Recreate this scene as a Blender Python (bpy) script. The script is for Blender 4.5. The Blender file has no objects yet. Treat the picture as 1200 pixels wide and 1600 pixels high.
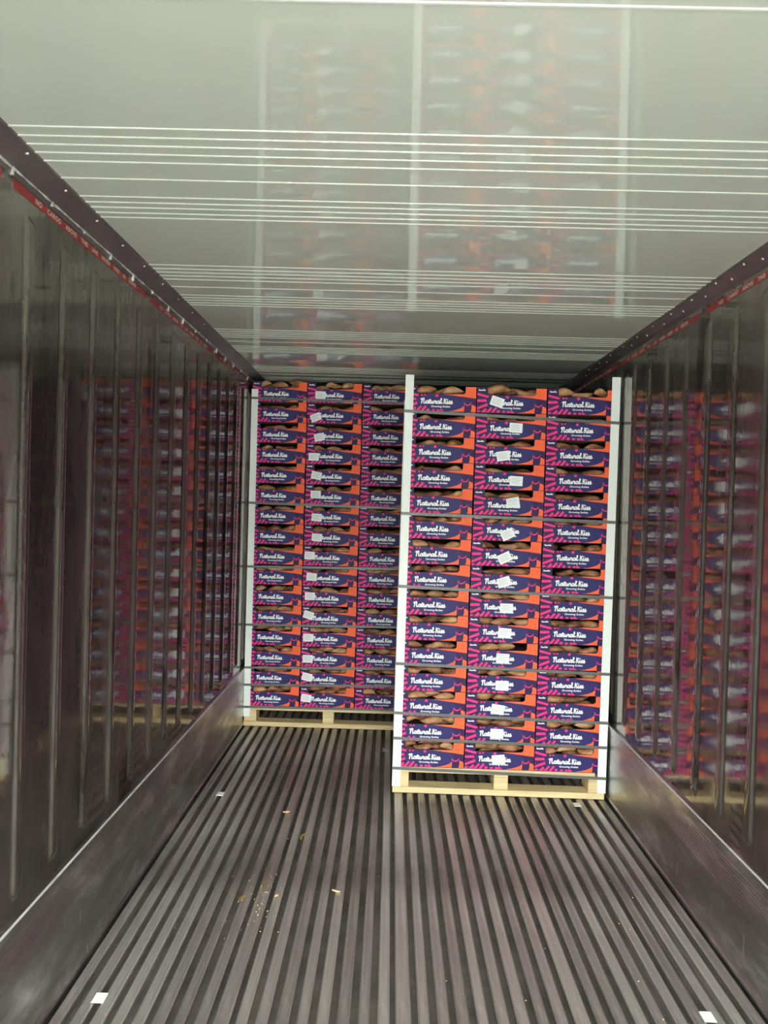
import bpy, bmesh, math, random
from mathutils import Vector, Matrix
random.seed(11)
S = bpy.context.scene
C = S.collection

# ------------------------------------------------------------------ camera
EYE = 1.629                                   # camera height above the floor bars
cam_d = bpy.data.cameras.new('camera')
cam = bpy.data.objects.new('camera', cam_d); C.objects.link(cam); S.camera = cam
F = 1109.0
cam_d.sensor_fit = 'AUTO'; cam_d.sensor_width = 36.0; cam_d.lens = F * 36.0 / 1600.0
cam_d.clip_start = 0.02
roll = math.radians(1.6)
f_ = Vector((612 - 600, -(788 - 800), -F)).normalized()      # container axis in camera space
u_ = Vector((math.sin(roll), math.cos(roll), 0)); u_ = (u_ - f_ * u_.dot(f_)).normalized()
r_ = f_.cross(u_)
cam.matrix_world = Matrix.Translation((0, 0, EYE)) @ Matrix((r_, f_, u_)).to_4x4()

# ------------------------------------------------------------------ sky, exposure
W = bpy.data.worlds.new('sky'); S.world = W; W.use_nodes = True
bg = W.node_tree.nodes['Background']
bg.inputs['Color'].default_value = (0.93, 1.0, 0.96, 1); bg.inputs['Strength'].default_value = 1.0
S.view_settings.view_transform = 'Standard'; S.view_settings.look = 'None'
S.view_settings.gamma = 1.0; S.view_settings.use_curve_mapping = False
S.view_settings.exposure = 5.05
S.cycles.use_denoising = True
S.cycles.max_bounces = 14; S.cycles.diffuse_bounces = 6; S.cycles.glossy_bounces = 8
S.cycles.sample_clamp_indirect = 4.0

# container dimensions (x across, y into the container, z up)
Y0, Y1 = -1.1, 7.6
WL, WR = -1.045, 1.273
KL, KR = -1.030, 1.259
CEIL = 2.537
portal = bpy.data.lights.new('door_portal', 'AREA'); portal.shape = 'RECTANGLE'
portal.size = WR - WL; portal.size_y = CEIL + 0.06; portal.cycles.is_portal = True
po = bpy.data.objects.new('door_portal', portal); C.objects.link(po)
po.location = ((WL + WR) / 2, Y0 - 0.005, CEIL / 2 - 0.03); po.rotation_euler = (math.radians(90), 0, 0)

# ------------------------------------------------------------------ materials
def nodes_of(name):
    m = bpy.data.materials.new(name); m.use_nodes = True
    nt = m.node_tree
    return m, nt, nt.nodes['Principled BSDF']
def ramp(nt, fac, stops):
    r = nt.nodes.new('ShaderNodeValToRGB'); nt.links.new(fac, r.inputs[0])
    while len(r.color_ramp.elements) < len(stops): r.color_ramp.elements.new(0.5)
    for e, (p, c) in zip(r.color_ramp.elements, stops): e.position = p; e.color = (*c, 1)
    return r.outputs[0]
def noise(nt, scale, detail=4, stretch=(1, 1, 1), kind='Object', rough=0.55):
    tc = nt.nodes.new('ShaderNodeTexCoord'); mp = nt.nodes.new('ShaderNodeMapping')
    mp.inputs['Scale'].default_value = stretch
    nt.links.new(tc.outputs[kind], mp.inputs[0])
    n = nt.nodes.new('ShaderNodeTexNoise'); n.inputs['Scale'].default_value = scale
    n.inputs['Detail'].default_value = detail; n.inputs['Roughness'].default_value = rough
    nt.links.new(mp.outputs[0], n.inputs['Vector'])
    return n.outputs['Fac']
def bump(nt, b, h, strength, dist):
    n = nt.nodes.new('ShaderNodeBump'); n.inputs['Strength'].default_value = strength
    n.inputs['Distance'].default_value = dist
    nt.links.new(h, n.inputs['Height']); nt.links.new(n.outputs[0], b.inputs['Normal'])
    return n
def math_(nt, op, a, b):
    n = nt.nodes.new('ShaderNodeMath'); n.operation = op
    for i, v in enumerate((a, b)):
        if hasattr(v, 'is_linked'): nt.links.new(v, n.inputs[i])
        else: n.inputs[i].default_value = v
    return n.outputs[0]
def plain(name, col, rough=0.5, metal=0.0, spec=0.5, var=0.0, scale=30):
    m, nt, b = nodes_of(name)
    b.inputs['Roughness'].default_value = rough; b.inputs['Metallic'].default_value = metal
    b.inputs['Specular IOR Level'].default_value = spec
    if var:
        c0 = tuple(x * (1 - var) for x in col); c1 = tuple(min(1, x * (1 + var)) for x in col)
        nt.links.new(ramp(nt, noise(nt, scale), [(0.3, c0), (0.7, c1)]), b.inputs['Base Color'])
    else: b.inputs['Base Color'].default_value = (*col, 1)
    return m

def steel_wall():
    m, nt, b = nodes_of('stainless_wall')
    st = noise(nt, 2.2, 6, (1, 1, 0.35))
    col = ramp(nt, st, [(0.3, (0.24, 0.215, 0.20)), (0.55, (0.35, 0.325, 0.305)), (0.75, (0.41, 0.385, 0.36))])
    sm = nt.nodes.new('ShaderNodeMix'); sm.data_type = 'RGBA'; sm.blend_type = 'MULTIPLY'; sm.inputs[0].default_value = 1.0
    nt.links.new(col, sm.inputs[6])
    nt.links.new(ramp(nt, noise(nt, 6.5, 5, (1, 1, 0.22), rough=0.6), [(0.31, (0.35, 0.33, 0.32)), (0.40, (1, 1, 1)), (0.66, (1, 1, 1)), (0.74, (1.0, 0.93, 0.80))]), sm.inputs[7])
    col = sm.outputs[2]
    nt.links.new(col, b.inputs['Base Color'])
    b.inputs['Metallic'].default_value = 1.0
    sp = noise(nt, 5, 8, (1, 1, 0.2), rough=0.7)
    rr = nt.nodes.new('ShaderNodeMapRange'); nt.links.new(sp, rr.inputs[0])
    rr.inputs[1].default_value = 0.35; rr.inputs[2].default_value = 0.8
    rr.inputs[3].default_value = 0.04; rr.inputs[4].default_value = 0.14
    nt.links.new(rr.outputs[0], b.inputs['Roughness'])
    big = noise(nt, 2.6, 2, (1, 1, 0.6)); fine = noise(nt, 11, 2, (1, 0.7, 1.0))
    h = math_(nt, 'ADD', big, math_(nt, 'MULTIPLY', fine, 0.10))
    bp = bump(nt, b, h, 0.20, 0.012)
    b2 = nt.nodes.new('ShaderNodeBsdfPrincipled'); nt.links.new(col, b2.inputs['Base Color'])       # dull film over the polish
    b2.inputs['Metallic'].default_value = 1.0; b2.inputs['Roughness'].default_value = 0.48
    nt.links.new(bp.outputs[0], b2.inputs['Normal'])
    mx = nt.nodes.new('ShaderNodeMixShader')
    nt.links.new(math_(nt, 'ADD', math_(nt, 'MULTIPLY', sp, 0.46), 0.05), mx.inputs[0])
    nt.links.new(b.outputs[0], mx.inputs[1]); nt.links.new(b2.outputs[0], mx.inputs[2])
    nt.links.new(mx.outputs[0], nt.nodes['Material Output'].inputs[0])
    return m
def steel_kick():
    m, nt, b = nodes_of('brushed_kick_plate')
    st = noise(nt, 3.0, 8, (1, 0.7, 2.5), rough=0.65)
    nt.links.new(ramp(nt, st, [(0.32, (0.34, 0.335, 0.33)), (0.50, (0.46, 0.455, 0.45)), (0.57, (0.62, 0.62, 0.61)), (0.64, (0.85, 0.85, 0.84))]), b.inputs['Base Color'])
    src = b.inputs['Base Color'].links[0].from_socket
    mx = nt.nodes.new('ShaderNodeMix'); mx.data_type = 'RGBA'; nt.links.new(src, mx.inputs[6]); mx.inputs[7].default_value = (0.9, 0.9, 0.88, 1)
    sc = noise(nt, 10, 3, (1, 4.5, 0.7), rough=0.5); pt = noise(nt, 1.6, 2, (1, 1, 2))
    nt.links.new(ramp(nt, math_(nt, 'ADD', sc, math_(nt, 'MULTIPLY', pt, 0.4)), [(0.90, (0, 0, 0)), (0.97, (0.75, 0.75, 0.75))]), mx.inputs[0])
    nt.links.new(mx.outputs[2], b.inputs['Base Color'])
    b.inputs['Metallic'].default_value = 1.0; b.inputs['Roughness'].default_value = 0.33
    bump(nt, b, noise(nt, 60, 3, (1, 0.04, 3)), 0.25, 0.002)
    return m
def ceil_paint():
    m, nt, b = nodes_of('gloss_ceiling_paint')
    nt.links.new(ramp(nt, noise(nt, 1.5, 3), [(0.3, (0.50, 0.525, 0.46)), (0.7, (0.545, 0.57, 0.505))]), b.inputs['Base Color'])
    b.inputs['Roughness'].default_value = 0.02; b.inputs['Specular IOR Level'].default_value = 0.9; b.inputs['IOR'].default_value = 1.6
    bump(nt, b, noise(nt, 2.0, 2, (1, 0.6, 1)), 0.05, 0.01)
    return m
def bar_metal():
    m, nt, b = nodes_of('worn_floor_aluminium')
    st = noise(nt, 34, 6, (1, 0.03, 1), rough=0.7); bl = noise(nt, 3.0, 6, (1, 0.45, 1), rough=0.65)
    oi = nt.nodes.new('ShaderNodeObjectInfo')
    v = math_(nt, 'ADD', math_(nt, 'MULTIPLY', st, 0.55), math_(nt, 'MULTIPLY', bl, 0.55))
    v = math_(nt, 'ADD', v, math_(nt, 'MULTIPLY', math_(nt, 'SUBTRACT', oi.outputs['Random'], 0.7), 0.14))
    nt.links.new(ramp(nt, v, [(0.36, (0.22, 0.19, 0.175)), (0.52, (0.42, 0.385, 0.355)), (0.68, (0.60, 0.57, 0.53))]), b.inputs['Base Color'])
    b.inputs['Metallic'].default_value = 0.6; b.inputs['Roughness'].default_value = 0.36
    bump(nt, b, noise(nt, 40, 4, (1, 0.05, 1)), 0.2, 0.002)
    return m
def wood():
    m, nt, b = nodes_of('pale_pine')
    oi = nt.nodes.new('ShaderNodeObjectInfo')
    g = noise(nt, 14, 6, (0.25, 1.2, 3.0), rough=0.6)
    v = math_(nt, 'ADD', math_(nt, 'MULTIPLY', g, 0.8), math_(nt, 'MULTIPLY', oi.outputs['Random'], 0.22))
    nt.links.new(ramp(nt, v, [(0.3, (0.50, 0.37, 0.20)), (0.55, (0.71, 0.55, 0.30)), (0.8, (0.80, 0.66, 0.39))]), b.inputs['Base Color'])
    b.inputs['Roughness'].default_value = 0.75; bump(nt, b, g, 0.3, 0.002)
    return m
def tuber():
    m, nt, b = nodes_of('sweet_potato_skin')
    oi = nt.nodes.new('ShaderNodeObjectInfo')
    g = noise(nt, 26, 6, (0.5, 1, 1), rough=0.65)
    v = math_(nt, 'ADD', math_(nt, 'SUBTRACT', math_(nt, 'MULTIPLY', g, 1.25), 0.2), math_(nt, 'MULTIPLY', oi.outputs['Random'], 0.32))
    nt.links.new(ramp(nt, v, [(0.34, (0.13, 0.05, 0.025)), (0.52, (0.34, 0.145, 0.065)), (0.68, (0.50, 0.25, 0.115)), (0.85, (0.62, 0.37, 0.19))]), b.inputs['Base Color'])
    b.inputs['Roughness'].default_value = 0.55; bump(nt, b, g, 0.4, 0.004)
    return m
M = dict(
    wall=steel_wall(), kick=steel_kick(), ceil=ceil_paint(), bar=bar_metal(), wood=wood(), tuber=tuber(),
    trim=plain('dark_trim_steel', (0.165, 0.14, 0.145), 0.35, 0.55, var=0.2, scale=4),
    pit=plain('dirty_floor_pan', (0.20, 0.175, 0.155), 0.5, 0.3, var=0.3, scale=8),
    bolt=plain('bright_rivet', (0.75, 0.75, 0.72), 0.25, 0.6),
    seal=plain('white_sealant', (0.52, 0.53, 0.48), 0.6, var=0.45, scale=22),
    red=plain('red_load_line', (0.33, 0.035, 0.035), 0.5, var=0.15),
    cream=plain('cream_lettering', (0.72, 0.62, 0.52), 0.5),
    navy=plain('carton_plum_print', (0.040, 0.017, 0.085), 0.5, spec=0.2, var=0.06),
    oval=plain('carton_navy_print', (0.036, 0.030, 0.135), 0.5, spec=0.2),
    pink=plain('carton_pink_print', (0.84, 0.045, 0.225), 0.5, spec=0.2),
    orange=plain('carton_orange_print', (0.95, 0.145, 0.055), 0.5, spec=0.2, var=0.04),
    white=plain('carton_white_print', (0.86, 0.86, 0.86), 0.5),
    kraft=plain('kraft_cardboard', (0.17, 0.105, 0.06), 0.8, var=0.15),
    paper=plain('white_sticker_paper', (0.84, 0.87, 0.88), 0.55),
    ink=plain('grey_sticker_ink', (0.42, 0.45, 0.47), 0.6),
    board=plain('white_corner_board', (0.83, 0.86, 0.83), 0.6, var=0.03, scale=8),
    strap=plain('dark_grey_strap', (0.115, 0.115, 0.11), 0.35, var=0.12, scale=60),
    clip=plain('polished_clip_plate', (0.88, 0.88, 0.86), 0.3, 0.0),
    chip=plain('splintered_wood', (0.62, 0.42, 0.20), 0.7, var=0.2, scale=90),
    leaf=plain('dry_leaf', (0.26, 0.17, 0.05), 0.6, var=0.3, scale=90),
    edge=plain('pale_kick_edge', (0.66, 0.66, 0.64), 0.5, 0.4, var=0.15, scale=12),  # paler metal on the top chamfer of the kick plates
    blocker=plain('dark_blocker', (0.26, 0.27, 0.26), 0.7, var=0.15, scale=0.5),
    yard=plain('yard_concrete', (0.32, 0.32, 0.30), 0.85, var=0.2, scale=0.7),
)

# ------------------------------------------------------------------ mesh helpers
class MB:
    def __init__(s): s.v = []; s.f = []; s.m = []
    def quad(s, pts, mi=0):
        n = len(s.v); s.v += [tuple(p) for p in pts]; s.f.append(tuple(range(n, n + len(pts)))); s.m.append(mi)
    def box(s, a, b, mi=0, bev=0.0):
        x0, y0, z0 = a; x1, y1, z1 = b
        if bev:
            bm = bmesh.new(); bmesh.ops.create_cube(bm, size=1)
            for v in bm.verts: v.co = Vector(((x0 + x1) / 2 + v.co.x * (x1 - x0), (y0 + y1) / 2 + v.co.y * (y1 - y0), (z0 + z1) / 2 + v.co.z * (z1 - z0)))
            bmesh.ops.bevel(bm, geom=bm.edges[:], offset=bev, segments=1, affect='EDGES')
            n = len(s.v); bm.verts.index_update(); s.v += [tuple(v.co) for v in bm.verts]
            for f in bm.faces: s.f.append(tuple(n + v.index for v in f.verts)); s.m.append(mi)
            bm.free(); return
        n = len(s.v)
        s.v += [(x0, y0, z0), (x1, y0, z0), (x1, y1, z0), (x0, y1, z0), (x0, y0, z1), (x1, y0, z1), (x1, y1, z1), (x0, y1, z1)]
        for f in ((0, 3, 2, 1), (4, 5, 6, 7), (0, 1, 5, 4), (1, 2, 6, 5), (2, 3, 7, 6), (3, 0, 4, 7)):
            s.f.append(tuple(n + i for i in f)); s.m.append(mi)
    def extrude_y(s, prof, y0, y1, mi=0):
        "closed (x,z) outline, counter-clockwise seen from -y, carried along y"
        n = len(s.v); k = len(prof)
        s.v += [(x, y0, z) for x, z in prof] + [(x, y1, z) for x, z in prof]
        for i in range(k): j = (i + 1) % k; s.f.append((n + i, n + k + i, n + k + j, n + j)[::-1]); s.m.append(mi)
        s.f.append(tuple(n + i for i in range(k))); s.f.append(tuple(n + k + i for i in range(k))[::-1]); s.m += [mi, mi]
    def mesh(s, name, mats, smooth=False):
        me = bpy.data.meshes.new(name); me.from_pydata(s.v, [], s.f)
        for m in (mats if isinstance(mats, (list, tuple)) else [mats]): me.materials.append(m)
        me.polygons.foreach_set('material_index', s.m)
        if smooth: me.polygons.foreach_set('use_smooth', [True] * len(s.f))
        me.update(); return me
def obj(name, me, parent=None, loc=(0, 0, 0)):
    o = bpy.data.objects.new(name, me); C.objects.link(o); o.location = loc
    if parent: o.parent = parent
    return o
def tag(o, label, cat, group=None, kind=None):
    o['label'] = label; o['category'] = cat
    if group: o['group'] = group
    if kind: o['kind'] = kind
    return o
def struct(name, me, loc=(0, 0, 0)):
    o = obj(name, me, None, loc); o['kind'] = 'structure'; return o
def slabel(o, label, cat): o['label'] = label; o['category'] = cat

def text_mesh(txt, size, mat, name, align='CENTER', offset=0.0, spacing=1.0):
    c = bpy.data.curves.new('txt', 'FONT'); c.body = txt; c.size = size; c.align_x = align; c.align_y = 'CENTER'
    c.offset = offset; c.space_character = spacing; c.resolution_u = 3
    o = bpy.data.objects.new('txt', c); C.objects.link(o)
    dg = bpy.context.evaluated_depsgraph_get()
    me = bpy.data.meshes.new_from_object(o.evaluated_get(dg)); me.name = name
    me.materials.clear(); me.materials.append(mat)
    bpy.data.objects.remove(o); bpy.data.curves.remove(c)
    return me

# ------------------------------------------------------------------ floor
yard = MB(); yard.box((-25, -40, -1.5), (25, Y0 - 0.3, -1.3))
g = struct('ground', yard.mesh('ground', M['yard'])); slabel(g, 'grey concrete yard outside the open container doors', 'ground')
mb = MB(); mb.box((WL - 0.05, Y0, -0.14), (WR + 0.05, Y1, -0.052))
floor = struct('floor', mb.mesh('floor', M['pit'])); slabel(floor, 'container floor of long aluminium bars with dark air channels', 'floor')
NB = 36; pitch = (KR - KL) / NB
def bar_mesh(w):
    m = MB(); t = w / 2; q = 0.0045; e = 0.004
    m.extrude_y([(-t + q, 0), (-t, -q), (-t, -0.009), (-0.005, -0.014), (-0.005, -0.052), (0.005, -0.052), (0.005, -0.014), (t, -0.009), (t, -q), (t - q, 0),
                 (t - q - e, -0.0006), (-t + q + e, -0.0006)][::-1], Y0, Y1)
    return m.mesh('floor_bar', M['bar'])
bars = [bar_mesh(w) for w in (0.036, 0.0385, 0.041, 0.050)]
for i in range(NB):
    x = KL + pitch * (i + 0.5)
    me = bars[3] if i in (8, 17, 26) else bars[i * 7 % 3]
    obj('floor_bar', me, floor, (x + random.uniform(-0.0015, 0.0015), 0, random.uniform(-0.0012, 0)))

mb = MB(); mb.box((-30, -14.5, -1.3), (30, -13, 4.2))  # unseen block added outside to darken the low light entering the doors
for i in range(15): mb.box((-30 + i * 4.1, -13, -1.3), (-29.7 + i * 4.1, -12.8, 4.2))
mb.box((-30.2, -14.7, 4.2), (30.2, -12.6, 4.5))
fa = struct('wall_blocker', mb.mesh('wall_blocker', M['blocker'])); slabel(fa, 'added unseen dark facade across the yard behind the viewer', 'wall')

# ------------------------------------------------------------------ walls with pressed ribs
def wall(name, X, sgn, phase):
    P = 0.2215; ys = [Y0]
    k0 = math.ceil((Y0 + 0.06 - phase) / P); k = k0; cs = []
    while phase + k * P < Y1 - 0.05: cs.append(phase + k * P); k += 1
    for c in cs: ys += [c + d for d in (-0.0305, -0.0275, -0.0235, -0.019, -0.016, -0.0135, 0.0135, 0.016, 0.019, 0.0235, 0.0275, 0.0305)]
    ys.append(Y1)
    zs = [-0.06, 0.2, 0.455, 0.468, 0.476, 0.484, 0.492, 0.502, 0.514, 0.53] + [0.53 + 0.25 * i for i in range(1, 8)] + [2.36, 2.37, 2.382, 2.392, 2.40, 2.408, 2.416, 2.43, 2.60]
    def e(y, z):
        c = min(cs, key=lambda q: abs(q - y)); dz = max(0.502 - z, z - 2.382, 0)
        t = max(0.0, min(1.0, (0.0305 - math.hypot(y - c, dz)) / 0.017)); return 0.0105 * t * t * (3 - 2 * t)
    m = MB(); n = len(ys)
    m.v = [(X + sgn * e(y, z), y, z) for z in zs for y in ys]
    for i in range(len(zs) - 1):
        for j in range(n - 1):
            q = (i * n + j, i * n + j + 1, (i + 1) * n + j + 1, (i + 1) * n + j)
            m.f.append(q[::-1] if sgn > 0 else q); m.m.append(0)
    o = X - sgn * 0.05
    for a, b in (((o, Y0, -0.06), (o, Y1, 2.60)),):
        m.quad([(o, Y0, -0.06), (o, Y1, -0.06), (o, Y1, 2.6), (o, Y0, 2.6)] if sgn > 0 else [(o, Y1, -0.06), (o, Y0, -0.06), (o, Y0, 2.6), (o, Y1, 2.6)])
        m.quad([(o, Y0, -0.06), (o, Y0, 2.6), (X, Y0, 2.6), (X, Y0, -0.06)])
        m.quad([(o, Y1, -0.06), (o, Y1, 2.6), (X, Y1, 2.6), (X, Y1, -0.06)])
    me = m.mesh(name, M['wall'])
    for p in me.polygons:
        if any(abs(me.vertices[i].co.x - X) > 1e-4 for i in p.vertices) and abs(p.normal.x) > .2: p.use_smooth = True
    return struct(name, me)
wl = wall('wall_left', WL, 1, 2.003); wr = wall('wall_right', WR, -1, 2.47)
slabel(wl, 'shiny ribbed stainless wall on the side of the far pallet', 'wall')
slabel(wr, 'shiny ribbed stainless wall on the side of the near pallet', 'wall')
mb = MB(); mb.box((WL - 0.05, Y1, -0.14), (WR + 0.05, Y1 + 0.06, CEIL + 0.06))
b_ = struct('wall_back', mb.mesh('wall_back', M['wall'])); slabel(b_, 'dark end wall of the container behind the pallets', 'wall')

# load line stickers on both walls
def load_line(wallo, X, sgn, first, zc, name):
    y = first - 1.09 * 3
    for _ in range(9):
        if y > Y0 + 0.02 and y + 1.03 < Y1:
            m = MB(); m.box((X, y, zc - 0.0125), (X + sgn * 0.0012, y + 1.03, zc + 0.0125))
            s = obj('load_line', m.mesh('load_line', M['red']), wallo)
            t = text_mesh('NO    CARGO    ABOVE    THIS    LINE    WHEN    USED    AS    REEFER', 0.0205, M['cream'], 'lettering', offset=0.0006, spacing=1.12)
            xs = [v.co.x for v in t.vertices]; k = 0.80 / (max(xs) - min(xs))
            for v in t.vertices:
                tx, ty = v.co.x * k, v.co.y
                v.co = (X + sgn * 0.0018, y + 0.515 + (tx if sgn > 0 else -tx), zc + ty)
            o = obj('lettering', t, s)
        y += 1.09
load_line(wl, WL, 1, 1.915, 2.468, 'l'); load_line(wr, WR, -1, 1.915, 2.458, 'r')

# kick plates
def kick(name, X, sgn):
    p = [(0, -0.052), (0, 0.004), (0.004, 0.006), (0.004, 0.018), (0, 0.022)]
    for i in range(9): z = 0.255 + i * 0.014; p += [(0, z), (-0.0016, z + 0.002), (-0.0016, z + 0.005), (0, z + 0.007)]
    p += [(0, 0.4), (0.002, 0.402), (0.002, 0.413), (-0.0025, 0.4185), (-0.0148, 0.4200), (-0.0148, -0.052)]
    m = MB(); pr = [(X + sgn * a, z) for a, z in p]
    m.extrude_y(pr[::-1] if sgn < 0 else pr, Y0, Y1)
    for i, f in enumerate(m.f):
        if len(f) == 4 and min(m.v[k][2] for k in f) > .4125 and max(m.v[k][2] for k in f) < .4195: m.m[i] = 1
    return struct(name, m.mesh(name, [M['kick'], M['edge']]))
kl = kick('baseboard_left', KL, 1); kr = kick('baseboard_right', KR, -1)
slabel(kl, 'scratched brushed metal kick plate below the wall beside the far pallet', 'kick plate')
slabel(kr, 'scratched brushed metal kick plate below the wall beside the near pallet', 'kick plate')

# ------------------------------------------------------------------ ceiling with raised beads
beads = []
for k in range(-3, 7):
    s0 = 1.751 + 1.014 * k
    beads += [s0 + d for d in (0, 0.045, 0.088, 0.132, 0.178, 0.279, 0.399, 0.440, 0.478, 0.519, 0.556)]
prof = [(Y0, 0)]
for b in beads:
    if Y0 + 0.02 < b < Y1 - 0.02: prof += [(b - 0.0042, 0), (b - 0.0022, -0.0023), (b + 0.0018, -0.0028), (b + 0.0042, 0)]
prof.append((Y1, 0))
m = MB(); n = len(prof)
m.v = [(x, y, CEIL + z) for x in (WL - 0.05, WR + 0.05) for y, z in prof]
for i in range(n - 1): m.f.append((i, i + 1, n + i + 1, n + i)); m.m.append(0)
m.quad([(WL - .05, Y0, CEIL + .06), (WR + .05, Y0, CEIL + .06), (WR + .05, Y1, CEIL + .06), (WL - .05, Y1, CEIL + .06)])
m.quad([(WL - .05, Y0, CEIL), (WR + .05, Y0, CEIL), (WR + .05, Y0, CEIL + .06), (WL - .05, Y0, CEIL + .06)])
ce = struct('ceiling', m.mesh('ceiling', M['ceil'])); slabel(ce, 'glossy pale grey-green ceiling with raised cross beads', 'ceiling')

# corner trims with rivets
def trim(name, prof, rows, seal):
    m = MB(); m.extrude_y(prof, Y0, Y1); t = struct(name, m.mesh(name, M['trim']))
    rv = MB()
    for (x, z, nx, nz, ph) in rows:
        y = Y0 + ph
        while y < Y1 - 0.05:
            a = Vector((nx, 0, nz)).normalized(); c = Vector((x, y, z)); b1 = Vector((0, 1, 0)); b2 = a.cross(b1)
            ring = [c + (b1 * math.cos(q) + b2 * math.sin(q)) * 0.0058 for q in [i * math.pi / 3 for i in range(6)]]
            top = [c + a * 0.0036 + (b1 * math.cos(q) + b2 * math.sin(q)) * 0.0036 for q in [i * math.pi / 3 for i in range(6)]]
            for i in range(6): rv.quad([ring[i], ring[(i + 1) % 6], top[(i + 1) % 6], top[i]])
            rv.quad(top); y += 0.2215
    r = obj('rivets', rv.mesh('rivets', M['bolt']), t); r['kind'] = 'stuff'
    if seal:
        rnd = random.Random(4); sm = MB(); x, z = seal[:2]; y = Y0; pr = None
        while y < Y1:
            w = rnd.uniform(0.0012, 0.0042)
            ring = [(x - 0.006, y, z - w * 1.6), (x + w, y, z - w), (x + w, y, z + w * .6), (x + w * 1.4, y, z + w * 1.2)]
            if pr:
                for q in range(3): sm.quad([pr[q], pr[q + 1], ring[q + 1], ring[q]])
            pr = ring; y += rnd.uniform(0.012, 0.03)
        y = Y0 + .12
        while y < Y1:
            h1, h2, w = rnd.uniform(.006, .016), rnd.uniform(.008, .028), rnd.uniform(.002, .0045)
            sm.box((x - 0.006, y - w, z - h2), (x + 0.0045, y + w, z + .003)); sm.quad([(x + .003, y - w, z), (x + .003, y + w, z), (x + .003 + h1, y, z + .003 + h1 * .42)])
            y += 0.2215
        obj('sealant_bead', sm.mesh('sealant_bead', M['seal']), t)
    return t
tl = trim('trim_1', [(WL, 2.485), (WL, CEIL), (-0.970, CEIL), (-0.972, CEIL - 0.0072), (-0.976, CEIL - 0.0075), (WL + 0.006, 2.503)][::-1],
          [(-0.986, 2.5262, 0.37, -0.93, 0.09)], (WL + 0.005, 2.503, 0.9, 0.55))
tr = trim('trim_2', [(WR, 2.485), (WR - 0.004, 2.487), (WR - 0.014, 2.503), (1.232, CEIL - 0.0075), (1.228, CEIL - 0.0072), (1.226, CEIL), (WR, CEIL)][::-1],
          [(1.2372, 2.5232, -0.7, -0.7, 0.12), (1.2520, 2.5086, -0.7, -0.7, 0.02)], None)
slabel(tl, 'dark steel corner strip with white sealant smears between ceiling and wall', 'trim')
slabel(tr, 'dark steel corner strip with two rivet rows between ceiling and wall', 'trim')

# ------------------------------------------------------------------ carton
CW, CD, CH, TH = 0.390, 0.490, 0.1405, 0.004
def U(u, v): return (u * CW, (1 - v) * CH)     # print coordinates, v down from the top edge
WIN = [(0.0, 0.0), (0.150, 0.0), (0.152, 0.27), (0.160, 0.30), (0.185, 0.31), (0.805, 0.29), (0.832, 0.27), (0.843, 0.22), (0.843, 0.0), (1.0, 0.0), (1.0, 1.0), (0.0, 1.0)]
def flat(m, uv, mi, y): m.quad([(U(*p)[0], y, U(*p)[1]) for p in reversed(uv)] if area(uv) < 0 else [(U(*p)[0], y, U(*p)[1]) for p in uv][::-1], mi) if False else m.quad(orient([(U(*p)[0], y, U(*p)[1]) for p in uv]), mi)
def area(p): return sum(p[i][0] * p[(i + 1) % len(p)][1] - p[(i + 1) % len(p)][0] * p[i][1] for i in range(len(p)))
def orient(pts):
    a = sum(pts[i][0] * pts[(i + 1) % len(pts)][2] - pts[(i + 1) % len(pts)][0] * pts[i][2] for i in range(len(pts)))
    return pts if a > 0 else pts[::-1]          # counter-clockwise in x,z: normal towards -y
LET = {
 'N': (1.38, [[(0, 1.45), (.2, 1.75), (.36, 1.6), (.27, .8), (.2, 0)], [(.24, .5), (.45, 1.3), (.74, 1.85), (.95, 1.65), (.88, .8), (.93, .12), (1.1, .02), (1.38, .35)]]),
 'a': (.98, [[(.78, .82), (.5, 1), (.18, .8), (.06, .38), (.25, .02), (.55, .22), (.78, .9), (.72, .3), (.82, .02), (1.02, .32)]]),
 't': (.66, [[(0, .3), (.32, 1.0), (.4, 1.6), (.3, .9), (.26, .25), (.42, 0), (.7, .3)], [(.02, 1.12), (.36, 1.1), (.68, 1.18)]]),
 'u': (1.0, [[(0, .4), (.14, .95), (.1, .4), (.22, .02), (.48, .15), (.68, .95), (.64, .35), (.75, .02), (1.02, .32)]]),
 'r': (.86, [[(0, .32), (.16, .85), (.2, 1.08), (.3, .82), (.52, .92), (.6, .75), (.52, .25), (.65, 0), (.9, .32)]]),
 'l': (.66, [[(0, .3), (.32, 1.05), (.46, 1.65), (.36, 1.9), (.22, 1.6), (.2, .5), (.36, .02), (.7, .32)]]),
 'K': (1.02, [[(.24, 1.8), (.18, .9), (.12, 0)], [(.82, 1.72), (.5, 1.2), (.2, .82), (.48, 1.0), (.58, .6), (.66, .12), (.82, .02), (1.05, .32)]]),
 'i': (.46, [[(0, .32), (.14, .98), (.1, .35), (.2, .02), (.48, .32)], [(.2, 1.42), (.22, 1.5)]]),
 's': (.62, [[(0, .25), (.26, .85), (.38, 1.06), (.42, .7), (.5, .3), (.34, .0), (.1, .12)], [(.36, .0), (.64, .32)]]),
}
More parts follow.
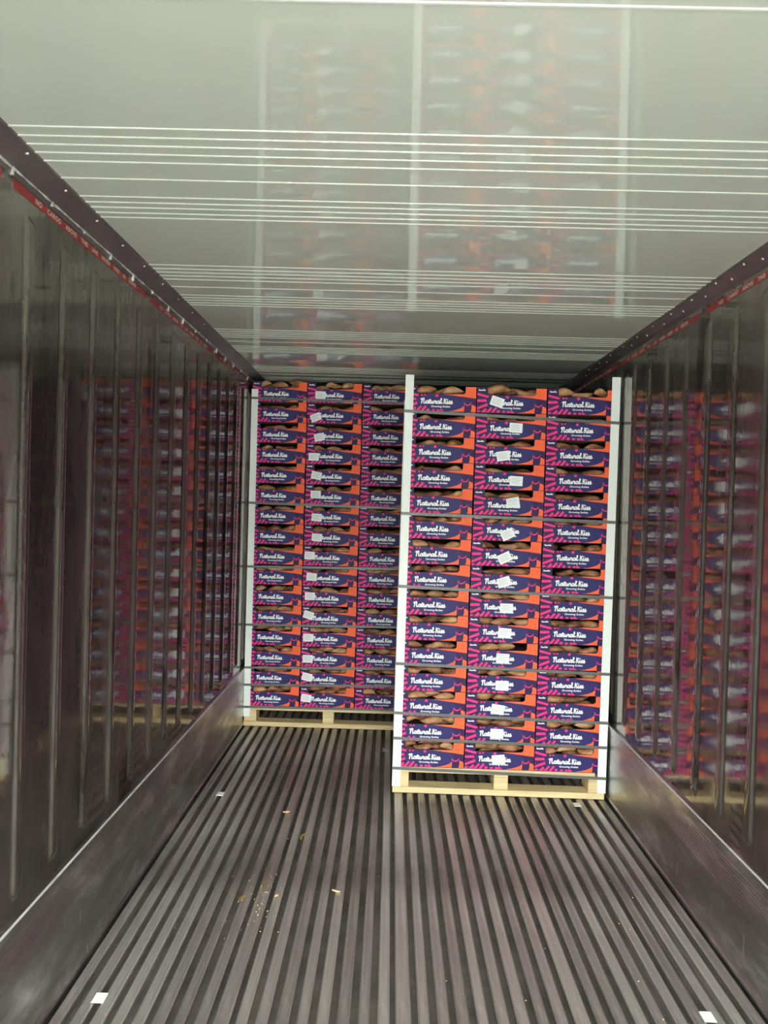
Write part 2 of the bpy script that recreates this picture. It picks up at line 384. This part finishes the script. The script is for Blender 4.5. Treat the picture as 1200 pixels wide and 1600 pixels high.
def script_text(m, txt, x0, z0, ux, uz, hw, mi, y):
    x = 0; lay = 0
    for ch in txt:
        if ch == ' ': x += 0.42; continue
        adv, strokes = LET[ch]
        for st in strokes:
            P = [Vector(((x + a) * ux + x0, b * uz + z0)) for a, b in st]
            if len(P) > 2:
                Q = []
                E = [P[0] * 2 - P[1]] + P + [P[-1] * 2 - P[-2]]
                for i in range(1, len(E) - 2):
                    for k in range(4):
                        t = k / 4; a, b, c, d = E[i - 1:i + 3]
                        Q.append(0.5 * ((2 * b) + (c - a) * t + (2 * a - 5 * b + 4 * c - d) * t * t + (3 * b - a - 3 * c + d) * t ** 3))
                Q.append(P[-1])
            else: Q = P
            L = []; R = []
            for i, p in enumerate(Q):
                d = (Q[min(i + 1, len(Q) - 1)] - Q[max(i - 1, 0)]); d = d.normalized() if d.length else Vector((1, 0))
                nrm = Vector((-d.y, d.x)); q = p.copy()
                if i == 0: q -= d * hw * .8
                if i == len(Q) - 1: q += d * hw * .8
                L.append(q + nrm * hw); R.append(q - nrm * hw)
            for i in range(len(Q) - 1):
                lay += 1; yy = y - lay * 1.5e-6                       # overlapping strokes never share a plane
                m.quad(orient([(L[i].x, yy, L[i].y), (R[i].x, yy, R[i].y), (R[i + 1].x, yy, R[i + 1].y), (L[i + 1].x, yy, L[i + 1].y)]), mi)
        x += adv
    return x
SUB = text_mesh('Growing Smiles', 0.0135, M['white'], 'sub', offset=0.00035)
def front_panel(right_post='orange'):
    m = MB(); mats = [M['navy'], M['kraft'], M['oval'], M['pink'], M['orange'], M['white']]
    bm = bmesh.new()                                                    # the cut-out board itself
    vs = [bm.verts.new((U(*p)[0], 0, U(*p)[1])) for p in WIN]; fc = bm.faces.new(vs); fc.normal_update()
    if fc.normal.y > 0: fc.normal_flip()
    ex = bmesh.ops.extrude_face_region(bm, geom=[fc])
    for v in [g for g in ex['geom'] if isinstance(g, bmesh.types.BMVert)]: v.co.y = TH
    bm.faces.ensure_lookup_table()
    bmesh.ops.recalc_face_normals(bm, faces=bm.faces[:]); bm.verts.index_update()
    m.v = [tuple(v.co) for v in bm.verts]
    for f in bm.faces: m.f.append(tuple(v.index for v in f.verts)); m.m.append(0 if f.normal.y < -0.5 else 1)
    bm.free()
    # printed areas, a hair proud of the board
    ov = [(0.50 + 0.37 * math.cos(t), min(0.985, max(0.315, 0.64 + 0.37 * math.sin(t)))) for t in [i * math.pi / 16 for i in range(32)]]
    flat(m, ov, 2, -0.0002)
    pk = [[(0, .22), (.172, .335), (.157, .415), (0, .31)], [(0, .48), (.135, .47), (.14, .57), (0, .585)],
          [(0, .79), (.147, .62), (.155, .725), (0, .885)], [(0, .66), (.012, .72), (0, .735)],
          [(.055, .985), (.115, .985), (.142, .89), (.122, .81)], [(.128, .985), (.175, .985), (.222, .815), (.200, .77)],
          [(.200, .985), (.246, .985), (.292, .81), (.265, .765)], [(.284, .985), (.325, .985), (.335, .93), (.318, .885), (.29, .90)],
          [(.366, .985), (.408, .985), (.408, .915), (.370, .905)], [(.436, .985), (.478, .985), (.474, .91), (.440, .905)],
          [(.486, .985), (.548, .985), (.505, .89), (.483, .895)],
          [(.200, .33), (.232, .335), (.226, .40), (.212, .40)], [(.246, .33), (.282, .335), (.262, .395), (.250, .38)],
          [(.416, .33), (.458, .32), (.446, .43), (.412, .405)], [(0, .93), (.03, .90), (.055, .93), (.03, .985), (0, .985)]]
    for p in pk: flat(m, p, 3, -0.0004)
    for p in ([(.53, .312), (.815, .296), (.845, .235), (.850, .004), (.998, .004), (.998, .455), (.84, .405), (.68, .36)],
              [(.58, .985), (.66, .955), (.73, .905), (.79, .84), (.833, .745), (.828, .985)],
              [(.925, .985), (.938, .86), (.936, .70), (.965, .72), (.998, .77), (.998, .985)]): flat(m, p, 4, -0.0004)
    for a, b in (((.828, .60), (.842, .655)), ((.842, .655), (.868, .70)), ((.868, .70), (.895, .695)), ((.895, .695), (.918, .655)), ((.918, .655), (.932, .60))):
        flat(m, [(a[0], a[1]), (b[0], b[1]), (b[0] + .002, b[1] + .045), (a[0] + .002, a[1] + .045)], 3, -0.0006)
    flat(m, [(.826, .62), (.834, .62), (.830, .80), (.826, .80)], 3, -0.0006)
    x0, z0 = U(.205, .685); total = sum(LET[c][0] for c in 'NaturalKiss') + .42
    script_text(m, 'Natural Kiss', x0, z0, .455 * CW / total, .0150, .0029, 5, -0.0008)
    xs = [v.co.x for v in SUB.vertices]; k = .275 * CW / (max(xs) - min(xs)); cx, cz = U(.49, .80); n = len(m.v)
    m.v += [(cx + v.co.x * k, -0.0008, cz + v.co.y) for v in SUB.vertices]
    for p in SUB.polygons:
        q = [n + i for i in p.vertices]; m.f.append(tuple(q)); m.m.append(5)
    x0, z0 = U(.022, .135); script_text(m, 'Natural Kiss', x0, z0, .096 * CW / total, .0042, .0009, 5, -0.0006)
    return m.mesh('front_panel', mats)
def tray_mesh():
    m = MB()
    m.box((0, TH, 0), (CW, CD, TH), 1)
    h = CH * 0.88
    for x0, x1, outer in ((0, TH, 0), (CW - TH, CW, CW)):
        m.box((x0, TH, TH), (x1, CD, h), 1)
        m.quad([(outer + (-.0003 if outer == 0 else .0003), y, z) for y, z in ((TH, 0), (CD, 0), (CD, h), (TH, h))][::(-1 if outer == 0 else 1)], 0)
        m.box((x0, TH, h), (x1, 0.07, CH), 1); m.box((x0, CD - 0.07, h), (x1, CD, CH), 1)
        m.quad([(outer + (-.0003 if outer == 0 else .0003), y, z) for y, z in ((TH, h), (.07, h), (.07, CH), (TH, CH))][::(-1 if outer == 0 else 1)], 0)
    return m.mesh('tray', [M['navy'], M['kraft']])
def back_panel_mesh():
    m = MB()
    m.box((TH, CD - TH, TH), (CW - TH, CD, CH * .96), 1)
    m.quad([(TH, CD + .0003, 0), (TH, CD + .0003, CH * .96), (CW - TH, CD + .0003, CH * .96), (CW - TH, CD + .0003, 0)], 0)
    return m.mesh('back_panel', [M['navy'], M['kraft']])
FRONT, TRAY, BACK = front_panel(), tray_mesh(), back_panel_mesh()
def sticker_mesh():
    m = MB(); m.box((-.0365, -.0019, -.0265), (.0365, -.0015, .0265), 0)
    for i, (z, w) in enumerate(((.014, .024), (.005, .028), (-.004, .022), (-.013, .026))):
        m.quad([(-.028, -.0021, z), (-.028 + 2 * w, -.0021, z), (-.028 + 2 * w, -.0021, z + .0022), (-.028, -.0021, z + .0022)], 1)
    return m.mesh('sticker', [M['paper'], M['ink']])
STICK = sticker_mesh()

ORD = ['top', 'second', 'third', 'fourth', 'fifth', 'sixth', 'seventh', 'eighth', 'ninth', 'tenth', 'eleventh', 'twelfth', 'thirteenth', 'fourteenth', 'fifteenth', 'sixteenth']
COLN = ['left', 'middle', 'right']

# sweet potatoes
def potato_mesh(seed, L, R):
    rnd = random.Random(seed); m = MB(); nl, nr = 13, 9
    b1, b2 = rnd.uniform(-.018, .018), rnd.uniform(-.012, .012); ph = rnd.uniform(0, 6); sk = rnd.uniform(.38, .62)
    for i in range(nl + 1):
        t = i / nl; s = t ** (math.log(.5) / math.log(sk))
        r = R * max(0.04, math.sin(math.pi * s) ** .72) * (1 + .10 * math.sin(5 * t + ph))
        cx = (t - .5) * L; cy = b1 * math.sin(math.pi * t) * 2 - b1; cz = b2 * math.sin(2 * math.pi * t)
        for j in range(nr):
            a = 2 * math.pi * j / nr; k = 1 + .07 * math.sin(3 * a + 4 * t + ph)
            m.v.append((cx, cy + r * k * math.cos(a), cz + r * k * math.sin(a)))
    for i in range(nl):
        for j in range(nr): m.f.append((i * nr + j, i * nr + (j + 1) % nr, (i + 1) * nr + (j + 1) % nr, (i + 1) * nr + j)[::-1]); m.m.append(0)
    m.f.append(tuple(range(nr))); m.f.append(tuple(nl * nr + j for j in range(nr))[::-1]); m.m += [0, 0]
    return m.mesh('sweet_potato', M['tuber'], smooth=True)
POT = [potato_mesh(s, L, R) for s, (L, R) in enumerate([(.15, .024), (.17, .027), (.13, .026), (.19, .024), (.14, .030), (.16, .022), (.18, .029), (.12, .023), (.155, .026), (.135, .0275)])]
heap = MB()
def heap_add(me, mat):
    n = len(heap.v); heap.v += [tuple(mat @ v.co) for v in me.vertices]
    for p in me.polygons: heap.f.append(tuple(n + i for i in p.vertices)); heap.m.append(0)

near_t = [(532, 175, 628.3, 18), (622, 303, 0, 3), (560, 443, 13 / 3, -9), (625, 560, 3, 2), (605, 660, -3, -11), (585, 805, 7, -26), (572, 0, 4, -26), (565, 0, 2, -18), (577, 0, 3, 0), (568, 0, 2, 4), (560, 0, 2, 2), (555, 0, 6, 2), (532, 0, 2, 7), (0, 0, 1, 1), (0, 0, 2, -6)]
# sticker centre along the carton width, drop below the script line (m) and tilt in degrees, top to bottom
near_st = [(.29, .000, 18), (.57, .000, 3), (.40, .016, -9), (.60, .011, 2), (.56, -.011, -11), (.50, .025, -26), (.475, .014, -26), (.475, .007, -18), (.525, .011, 0), (.515, .007, 4), (.50, .007, 2), (.50, .018, 2), (.455, .009, 7), (.45, .004, 1), (.485, .007, -6)]
far_st = [(.235, .007, 1), (.155, .021, -22), (.23, .016, -11), (.135, .012, 0), (.195, .0, 11), (.19, -.009, 0), (.22, .009, 3), (.235, .007, 2), (.11, -.007, 1), (.16, .0, 4), (.135, -.007, 1), (.118, -.016, 16), (.12, .0, 1), (.125, .007, 1), (.12, -.007, 11), (.11, .0, 6)]

def carton(root, x, y, z, sz, label, group, sticker=None, rnd=random):
    c = bpy.data.objects.new('produce_carton', None); C.objects.link(c); c.parent = None
    c.matrix_world = root @ Matrix.Translation((x + rnd.uniform(-.0015, .0015), y + rnd.uniform(-.003, .002), z)) @ Matrix.Rotation(math.radians(rnd.uniform(-.12, .12)), 4, 'Z') @ Matrix.Diagonal((1, 1, sz, 1))
    c.empty_display_size = .1; tag(c, label, 'carton', group)
    obj('tray', TRAY, c); obj('front_panel', FRONT, c); obj('back_panel', BACK, c)
    if sticker:
        u, dv, a = sticker
        s = obj('sticker', STICK, c, (u * CW, 0, .44 * CH - dv)); s.rotation_euler = (0, math.radians(a), 0); s['label'] = 'white paper sticker'
    return c
def seg_dist(p1, q1, p2, q2):
    d1, d2, r = q1 - p1, q2 - p2, p1 - p2
    a, e, f = d1.dot(d1), d2.dot(d2), d2.dot(r); c, b = d1.dot(r), d1.dot(d2); den = a * e - b * b
    s = min(1, max(0, (b * f - c * e) / den)) if den > 1e-9 else 0
    t = (b * s + f) / e
    if t < 0: t = 0; s = min(1, max(0, -c / a))
    elif t > 1: t = 1; s = min(1, max(0, (b - c) / a))
    return ((p1 + d1 * s) - (p2 + d2 * t)).length
def pot_dims(me):
    L = max(v.co.x for v in me.vertices); R = max(math.hypot(v.co.y, v.co.z) for v in me.vertices); return L, R
DIM = [pot_dims(me) for me in POT]
class Pack:
    "keeps the sweet potatoes of one carton clear of each other and of the cardboard"
    def __init__(s, rnd, zmax): s.done = []; s.rnd = rnd; s.zmax = zmax
    def put(s, xr, yr, zr, ang, tries=40, slack=1.0, tilt=.12):
        rnd = s.rnd
        for n in range(tries):
            i = rnd.randrange(len(POT)); L, R = DIM[i]
            a, t = rnd.uniform(-ang, ang), rnd.uniform(-tilt, tilt)
            d = Vector((math.cos(a) * math.cos(t), math.sin(a) * math.cos(t), -math.sin(t))); h = max(.01, L - R)
            c = Vector((rnd.uniform(*xr), rnd.uniform(*yr), rnd.uniform(*zr)))
            p, q = c - d * h, c + d * h
            if min(p.x, q.x) < R + .006 or max(p.x, q.x) > CW - R - .006 or min(p.y, q.y) < R + .0055 or max(p.y, q.y) > CD - R - .006: continue
            if min(p.z, q.z) < R + .0045 or max(p.z, q.z) > s.zmax - R: continue
            if any(seg_dist(p, q, pp, qq) < (R + rr) * slack for pp, qq, rr in s.done): continue
            s.done.append((p, q, R))
            return POT[i], Matrix.Translation(c) @ Matrix.Rotation(a, 4, 'Z') @ Matrix.Rotation(t, 4, 'Y') @ Matrix.Rotation(rnd.uniform(0, 6.28), 4, 'X')
        return None
def fill(c, row, col, pal, rnd, top, sz):
    "three sweet potatoes showing in the window, more joined to the heap behind and below"
    mw = c.matrix_world.copy() @ Matrix.Diagonal((1, 1, 1 / sz, 1))
    zmax = CH * sz - .003 if not top else .19
    P = Pack(rnd, zmax); up = .012 if top else 0
    lo = rnd.uniform(.099, .109) + up
    names = ('leftmost', 'middle', 'rightmost'); got = []
    cx = [rnd.uniform(.07, .12), rnd.uniform(.17, .22), rnd.uniform(.26, .31)]; order = [0, 1, 2]; rnd.shuffle(order)
    for k in order:
        for grow in range(6):
            g = P.put((max(.06, cx[k] - .012 - .006 * grow), min(.32, cx[k] + .012 + .006 * grow)), (.032, .05 + .015 * grow), (lo - .004 * (grow > 2), lo + .016 + up), .32, 110, .93, .12 + up * 10)
            if g: got.append((g[1].translation.x, g)); break
    got.sort(key=lambda q: q[0])
    for k, (_, (me, m4)) in enumerate(got):
        nm = names[k] if len(got) == 3 else names[k * 2]
        o = obj('sweet_potato', me); o.matrix_world = mw @ m4
        tag(o, '%s sweet potato in the window of the %s carton, %s column, %s pallet' % (nm, 'top' if row == 0 else ORD[row] + ' from top', COLN[col], pal), 'sweet potato', 'sweet potatoes in the cartons')
    jobs = [((.07, .32), (.03, .10), (.030, .042), .25)] * 5 + [((.06, .33), (.06, .16), (.095 + up, .116 + 2 * up), .6)] * 9 + [((.06, .33), (.12, .20), (.03, .06), .6)] * 4
    if top: jobs += [((.06, .33), (.15, .45), (.085, .13), .6)] * 22 + [((.06, .33), (.15, .45), (.03, .04), .5)] * 12
    for j in jobs:
        g = P.put(*j, tries=25, slack=.97)
        if g: heap_add(g[0], mw @ g[1])

def pallet(root, label, depth=1.0):
    p = bpy.data.objects.new('wooden_pallet', None); C.objects.link(p); p.matrix_world = root; p.empty_display_size = .2
    tag(p, label, 'pallet')
    Wd = 1.186
    def part(name, a, b): m = MB(); m.box(a, b, 0, .0018); return obj(name, m.mesh(name, M['wood']), p)
    for i in range(5):
        y0 = i * (depth - .1) / 4; part('deck_board', (0, max(y0, .0012), .1175), (Wd - (.05 if i == 0 else 0), y0 + .1, .147))
    for x0, w in ((0, .088), (.568, .080), (1.098, .088)):
        part('stringer_board', (x0, .001, .1035), (x0 + w, depth, .117))
        for y0 in (.002, depth / 2 - .07, depth - .142): part('block', (x0, y0, .0355), (x0 + w, y0 + .14, .103))
    for y0 in (-.003, depth / 2 - .05, depth - .1): part('bottom_board', (-.003, y0, .0015), (Wd + .003, y0 + .1, .035))
    return p

def corner_board(root, x, y, sx, sy, z0, z1, label, group, lean=0.0):
    "an L of white board; sx, sy point from the load corner inwards along the two faces"
    m = MB(); t = .004; fl = .043
    pr = [(0, 0), (fl * sx, 0), (fl * sx, -t * sy), (-t * sx, -t * sy), (-t * sx, fl * sy), (0, fl * sy)]
    k = len(pr); n = 0
    if area(pr) < 0: pr = pr[::-1]
    m.v = [(a, b, z0) for a, b in pr] + [(a, b, z1) for a, b in pr]
    for i in range(k): j = (i + 1) % k; m.f.append((i, j, k + j, k + i)); m.m.append(0)
    m.f.append(tuple(range(k))[::-1]); m.f.append(tuple(k + i for i in range(k))); m.m += [0, 0]
    o = obj('corner_board', m.mesh('corner_board', M['board'])); o.matrix_world = root @ Matrix.Translation((x, y, 0)) @ Matrix.Rotation(lean / 2.3, 4, 'Y')
    return tag(o, label, 'corner board', group)
def strap(root, x0, x1, y0, y1, za, zb, label, group):
    m = MB(); h = .0082; t = .0009
    loop = [(x0, y0, za), (x1, y0, zb), (x1, y1, zb), (x0, y1, za)]
    out = [(x0 - t, y0 - t, za), (x1 + t, y0 - t, zb), (x1 + t, y1 + t, zb), (x0 - t, y1 + t, za)]
    for i in range(4):
        j = (i + 1) % 4
        a, b, c, d = loop[i], loop[j], out[j], out[i]
        up = lambda p: (p[0], p[1], p[2] + h); dn = lambda p: (p[0], p[1], p[2] - h)
        m.quad([dn(d), dn(c), up(c), up(d)]); m.quad([dn(b), dn(a), up(a), up(b)])
        m.quad([up(d), up(c), up(b), up(a)]); m.quad([dn(a), dn(b), dn(c), dn(d)])
    o = obj('strap', m.mesh('strap', M['strap'])); o.matrix_world = root
    return tag(o, label, 'strap', group)

def load(pal, X, Y, yaw, base, pitch, rows, st, depths, seed, lean):
    rnd = random.Random(seed)
    root = Matrix.Translation((X, Y, 0)) @ Matrix.Rotation(yaw, 4, 'Z')
    sz = (pitch - .0009) / CH
    for r in range(rows):
        z = base + (rows - 1 - r) * pitch
        for c in range(3):
            x = .0035 + c * .3965 + lean * z / 2.3
            rw = 'topmost' if r == 0 else ORD[r] + ' from top'
            lab = 'purple and orange sweet potato carton, %s in %s column of %s pallet' % (rw, COLN[c], pal)
            if c == 1: lab = 'purple carton with white sticker, %s in %s column of %s pallet' % (rw, COLN[c], pal)
            b = carton(root, x, .0065, z, sz, lab, 'front cartons on the %s pallet' % pal, st[r] if c == 1 else None, rnd)
            fill(b, r, c, pal, rnd, r == 0, sz)
            for d in range(1, depths):
                bb = carton(root, x, .0065 + d * .502, z, sz, 'purple carton in the rear row of %s pallet, %s, behind %s column' % (pal, rw, COLN[c]), 'rear cartons on the %s pallet' % pal, None, rnd)
                if r == 0:
                    mw = bb.matrix_world.copy(); PK = Pack(rnd, .19)
                    for q in range(60):
                        g = PK.put((.06, .33), (.03, .46), (.03, .04) if q < 25 else (.085, .125), .6, 25, .97)
                        if g: heap_add(g[0], mw @ g[1])
    return root

YN, YF = 4.0, 5.1
rootN = load('near', 0.0515, YN, math.radians(-.5), .148, .1436, 15, near_st, 2, 5, .014)
rootF = load('far', -1.0235, YF, 0.0, .148, .1463, 16, far_st, 1, 9, .0)
pallet(rootN, 'pale wooden pallet under the near stack of fifteen carton rows')
pallet(rootF, 'pale wooden pallet under the far stack of sixteen carton rows')
gN, gF = 'corner boards of the near pallet', 'corner boards of the far pallet'
corner_board(rootN, -.0025, 0, 1, 1, .037, 2.36, 'white corner board on the front left corner of the near pallet', gN, .014)
corner_board(rootN, 1.1905, 0, -1, 1, .037, 2.373, 'white corner board between the near pallet and the ribbed wall, front edge', gN, .014)
corner_board(rootN, -.0025, 1.012, 1, -1, .037, 2.36, 'white corner board on the rear left corner of the near pallet', gN, .014)
corner_board(rootN, 1.1905, 1.012, -1, -1, .037, 2.36, 'white corner board on the rear corner of near pallet at the wall', gN, .014)
corner_board(rootF, -.0005, 0, 1, 1, .07, 2.43, 'white corner board on the front left corner of the far pallet', gF)
corner_board(rootF, 1.1905, 0, -1, 1, .07, 2.43, 'white corner board of the far pallet hidden behind the near pallet', gF)
SN = [(2.156, 2.118), (1.580, 1.562), (1.169, 1.139), (.732, .709), (.453, .434), (.310, .295), (.140, .121)]
SF = [(2.366, 2.355), (1.613, 1.599), (1.153, 1.166), (.733, .747), (.424, .447), (.299, .323), (.139, .148)]
for i, (a, b) in enumerate(SN):
    q = .014 * a / 2.3
    strap(rootN, -.0072 + q, 1.1953 + q, -.0042, 1.0162, a, b, 'dark grey strap around the near pallet, %s' % ('topmost of its seven' if i == 0 else ('lowest, at deck height' if i == 6 else ORD[i] + ' strap from the top')), 'straps of the near pallet')
for i, (a, b) in enumerate(SF):
    strap(rootF, -.0047, 1.1947, -.0042, 1.0162, a, b, 'dark grey strap around the far pallet, %s' % ('topmost of its seven' if i == 0 else ('lowest, at deck height' if i == 6 else ORD[i] + ' strap from the top')), 'straps of the far pallet')
rootB = Matrix.Translation((.22, 5.2, 0))
pallet(rootB, 'wooden pallet in the dark behind the near pallet under sideways cartons')
for r in range(16):
    for c in range(2):
        lab = 'sideways purple carton in the dark behind the near pallet, %s, %s column' % ('topmost' if r == 0 else ORD[r] + ' from top', COLN[c * 2])
        b = carton(rootB @ Matrix.Rotation(math.pi / 2, 4, 'Z'), .003, -.505 - c * .498, .148 + (15 - r) * .1463, .1454 / CH, lab, 'sideways cartons behind the near pallet')
h = obj('sweet_potatoes', heap.mesh('sweet_potatoes', M['tuber'], smooth=True))
tag(h, 'remaining brown sweet potatoes lying deeper inside the cartons behind the front ones', 'sweet potatoes', None, 'stuff')

# ------------------------------------------------------------------ small things on the floor
def clip_mesh():
    m = MB(); pts = [(-.0225, 0), (-.0205, .0032), (.0205, .0032), (.0225, 0)]; w = .020
    m.extrude_y([(-w, 0), (w, 0), (w - .002, .0034), (-w + .002, .0034)][::-1], -.022, .022)
    return m.mesh('floor_clip', M['clip'])
CL = clip_mesh()
def groove_x(x): return KL + pitch * round((x - KL) / pitch)
for (x, y, lab) in ((-.907, 3.898, 'bright white floor clip in front of the far pallet beside the kick plate'), (1.091, 3.908, 'bright white floor clip just in front of the near pallet'),
                    (-.894, 2.276, 'bright white floor clip at bottom left corner of the picture'), (1.08, 2.287, 'bright white floor clip at bottom right corner of the picture')):
    o = obj('floor_clip', CL, None, (groove_x(x), y, .0004)); tag(o, lab, 'clip', 'floor clips')
def shard(name, L, Wd, H, mat, bend=0.0, seed=0):
    rnd = random.Random(seed); m = MB(); n = 6
    for i in range(n + 1):
        t = i / n; w = Wd * (.35 + .65 * math.sin(math.pi * min(.95, max(.08, t)))) / 2; x = (t - .5) * L; c = bend * math.sin(math.pi * t)
        z = H * .15 * rnd.random()
        m.v += [(x, c - w, z), (x, c + w, z), (x, c + w * .8, z + H), (x, c - w * .8, z + H)]
    for i in range(n):
        a = i * 4
        for j in range(4): m.f.append((a + j, a + 4 + j, a + 4 + (j + 1) % 4, a + (j + 1) % 4)[::-1]); m.m.append(0)
    m.f += [(0, 1, 2, 3)[::-1], tuple(n * 4 + k for k in range(4))]; m.m += [0, 0]
    return m.mesh(name, M[mat])
for (name, x, y, L, Wd, H, mat, bend, rot, lab, cat) in (
    ('wood_splinter', -.188, 2.956, .036, .010, .005, 'chip', .0, -.35, 'short pale wood splinter lying mid-floor in front of the pallets', 'splinter'),
    ('dry_leaf', -.382, 3.435, .075, .016, .003, 'leaf', .012, 1.35, 'curled brown dry leaf on the floor bars before the far pallet', 'leaf'),
    ('wood_chip', -.508, 3.699, .034, .016, .005, 'chip', .0, .3, 'small tan wood chip on the floor, farthest of the debris', 'wood chip'),
    ('soil_crumb', -.566, 2.875, .055, .012, .004, 'leaf', .006, 1.2, 'thin dried plant scrap at the left end of the floor litter', 'plant scrap'),
    ('soil_crumb', -.496, 2.977, .075, .008, .004, 'leaf', -.004, 1.4, 'dark dried stalk in the floor channel beside the plant scrap', 'plant scrap'),
    ('wood_chip', -.430, 2.907, .018, .010, .006, 'chip', .0, 1.0, 'tiny pale wood chip on the floor beside the dark stalk', 'wood chip')):
    o = obj(name if name != 'soil_crumb' else 'plant_scrap', shard(name, L, Wd, H, mat, bend, int(L * 1e4)), None, (x, y, .0005)); o.rotation_euler = (0, 0, rot); tag(o, lab, cat)
m = MB(); m.box((-.022, -.03, 0), (.022, .03, .003), 0, .0008)
o = obj('plastic_tab', m.mesh('plastic_tab', M['ink']), None, (.007, 4.686, .0005)); tag(o, 'small grey plastic tab on the floor beside the near pallet', 'tab')
rnd = random.Random(3); m = MB()
for _ in range(150):
    cx, cy = (rnd.gauss(-.5, .07), rnd.gauss(2.9, .12)) if rnd.random() < .55 else (rnd.uniform(-.9, 1.1), rnd.uniform(2.1, 3.85))
    s = rnd.uniform(.0012, .0035); a = rnd.uniform(0, 3)
    ca, sa = math.cos(a) * s, math.sin(a) * s
    b0 = [(cx + ca, cy + sa, .0004), (cx - sa, cy + ca, .0004), (cx - ca, cy - sa, .0004), (cx + sa, cy - ca, .0004)]; tp = (cx, cy, .0004 + s)
    for i in range(4): m.quad([b0[i], b0[(i + 1) % 4], tp])
    m.quad(b0[::-1])
o = obj('floor_crumbs', m.mesh('floor_crumbs', M['chip'])); tag(o, 'scattered tiny crumbs of wood and soil on the floor bars', 'crumbs', None, 'stuff')
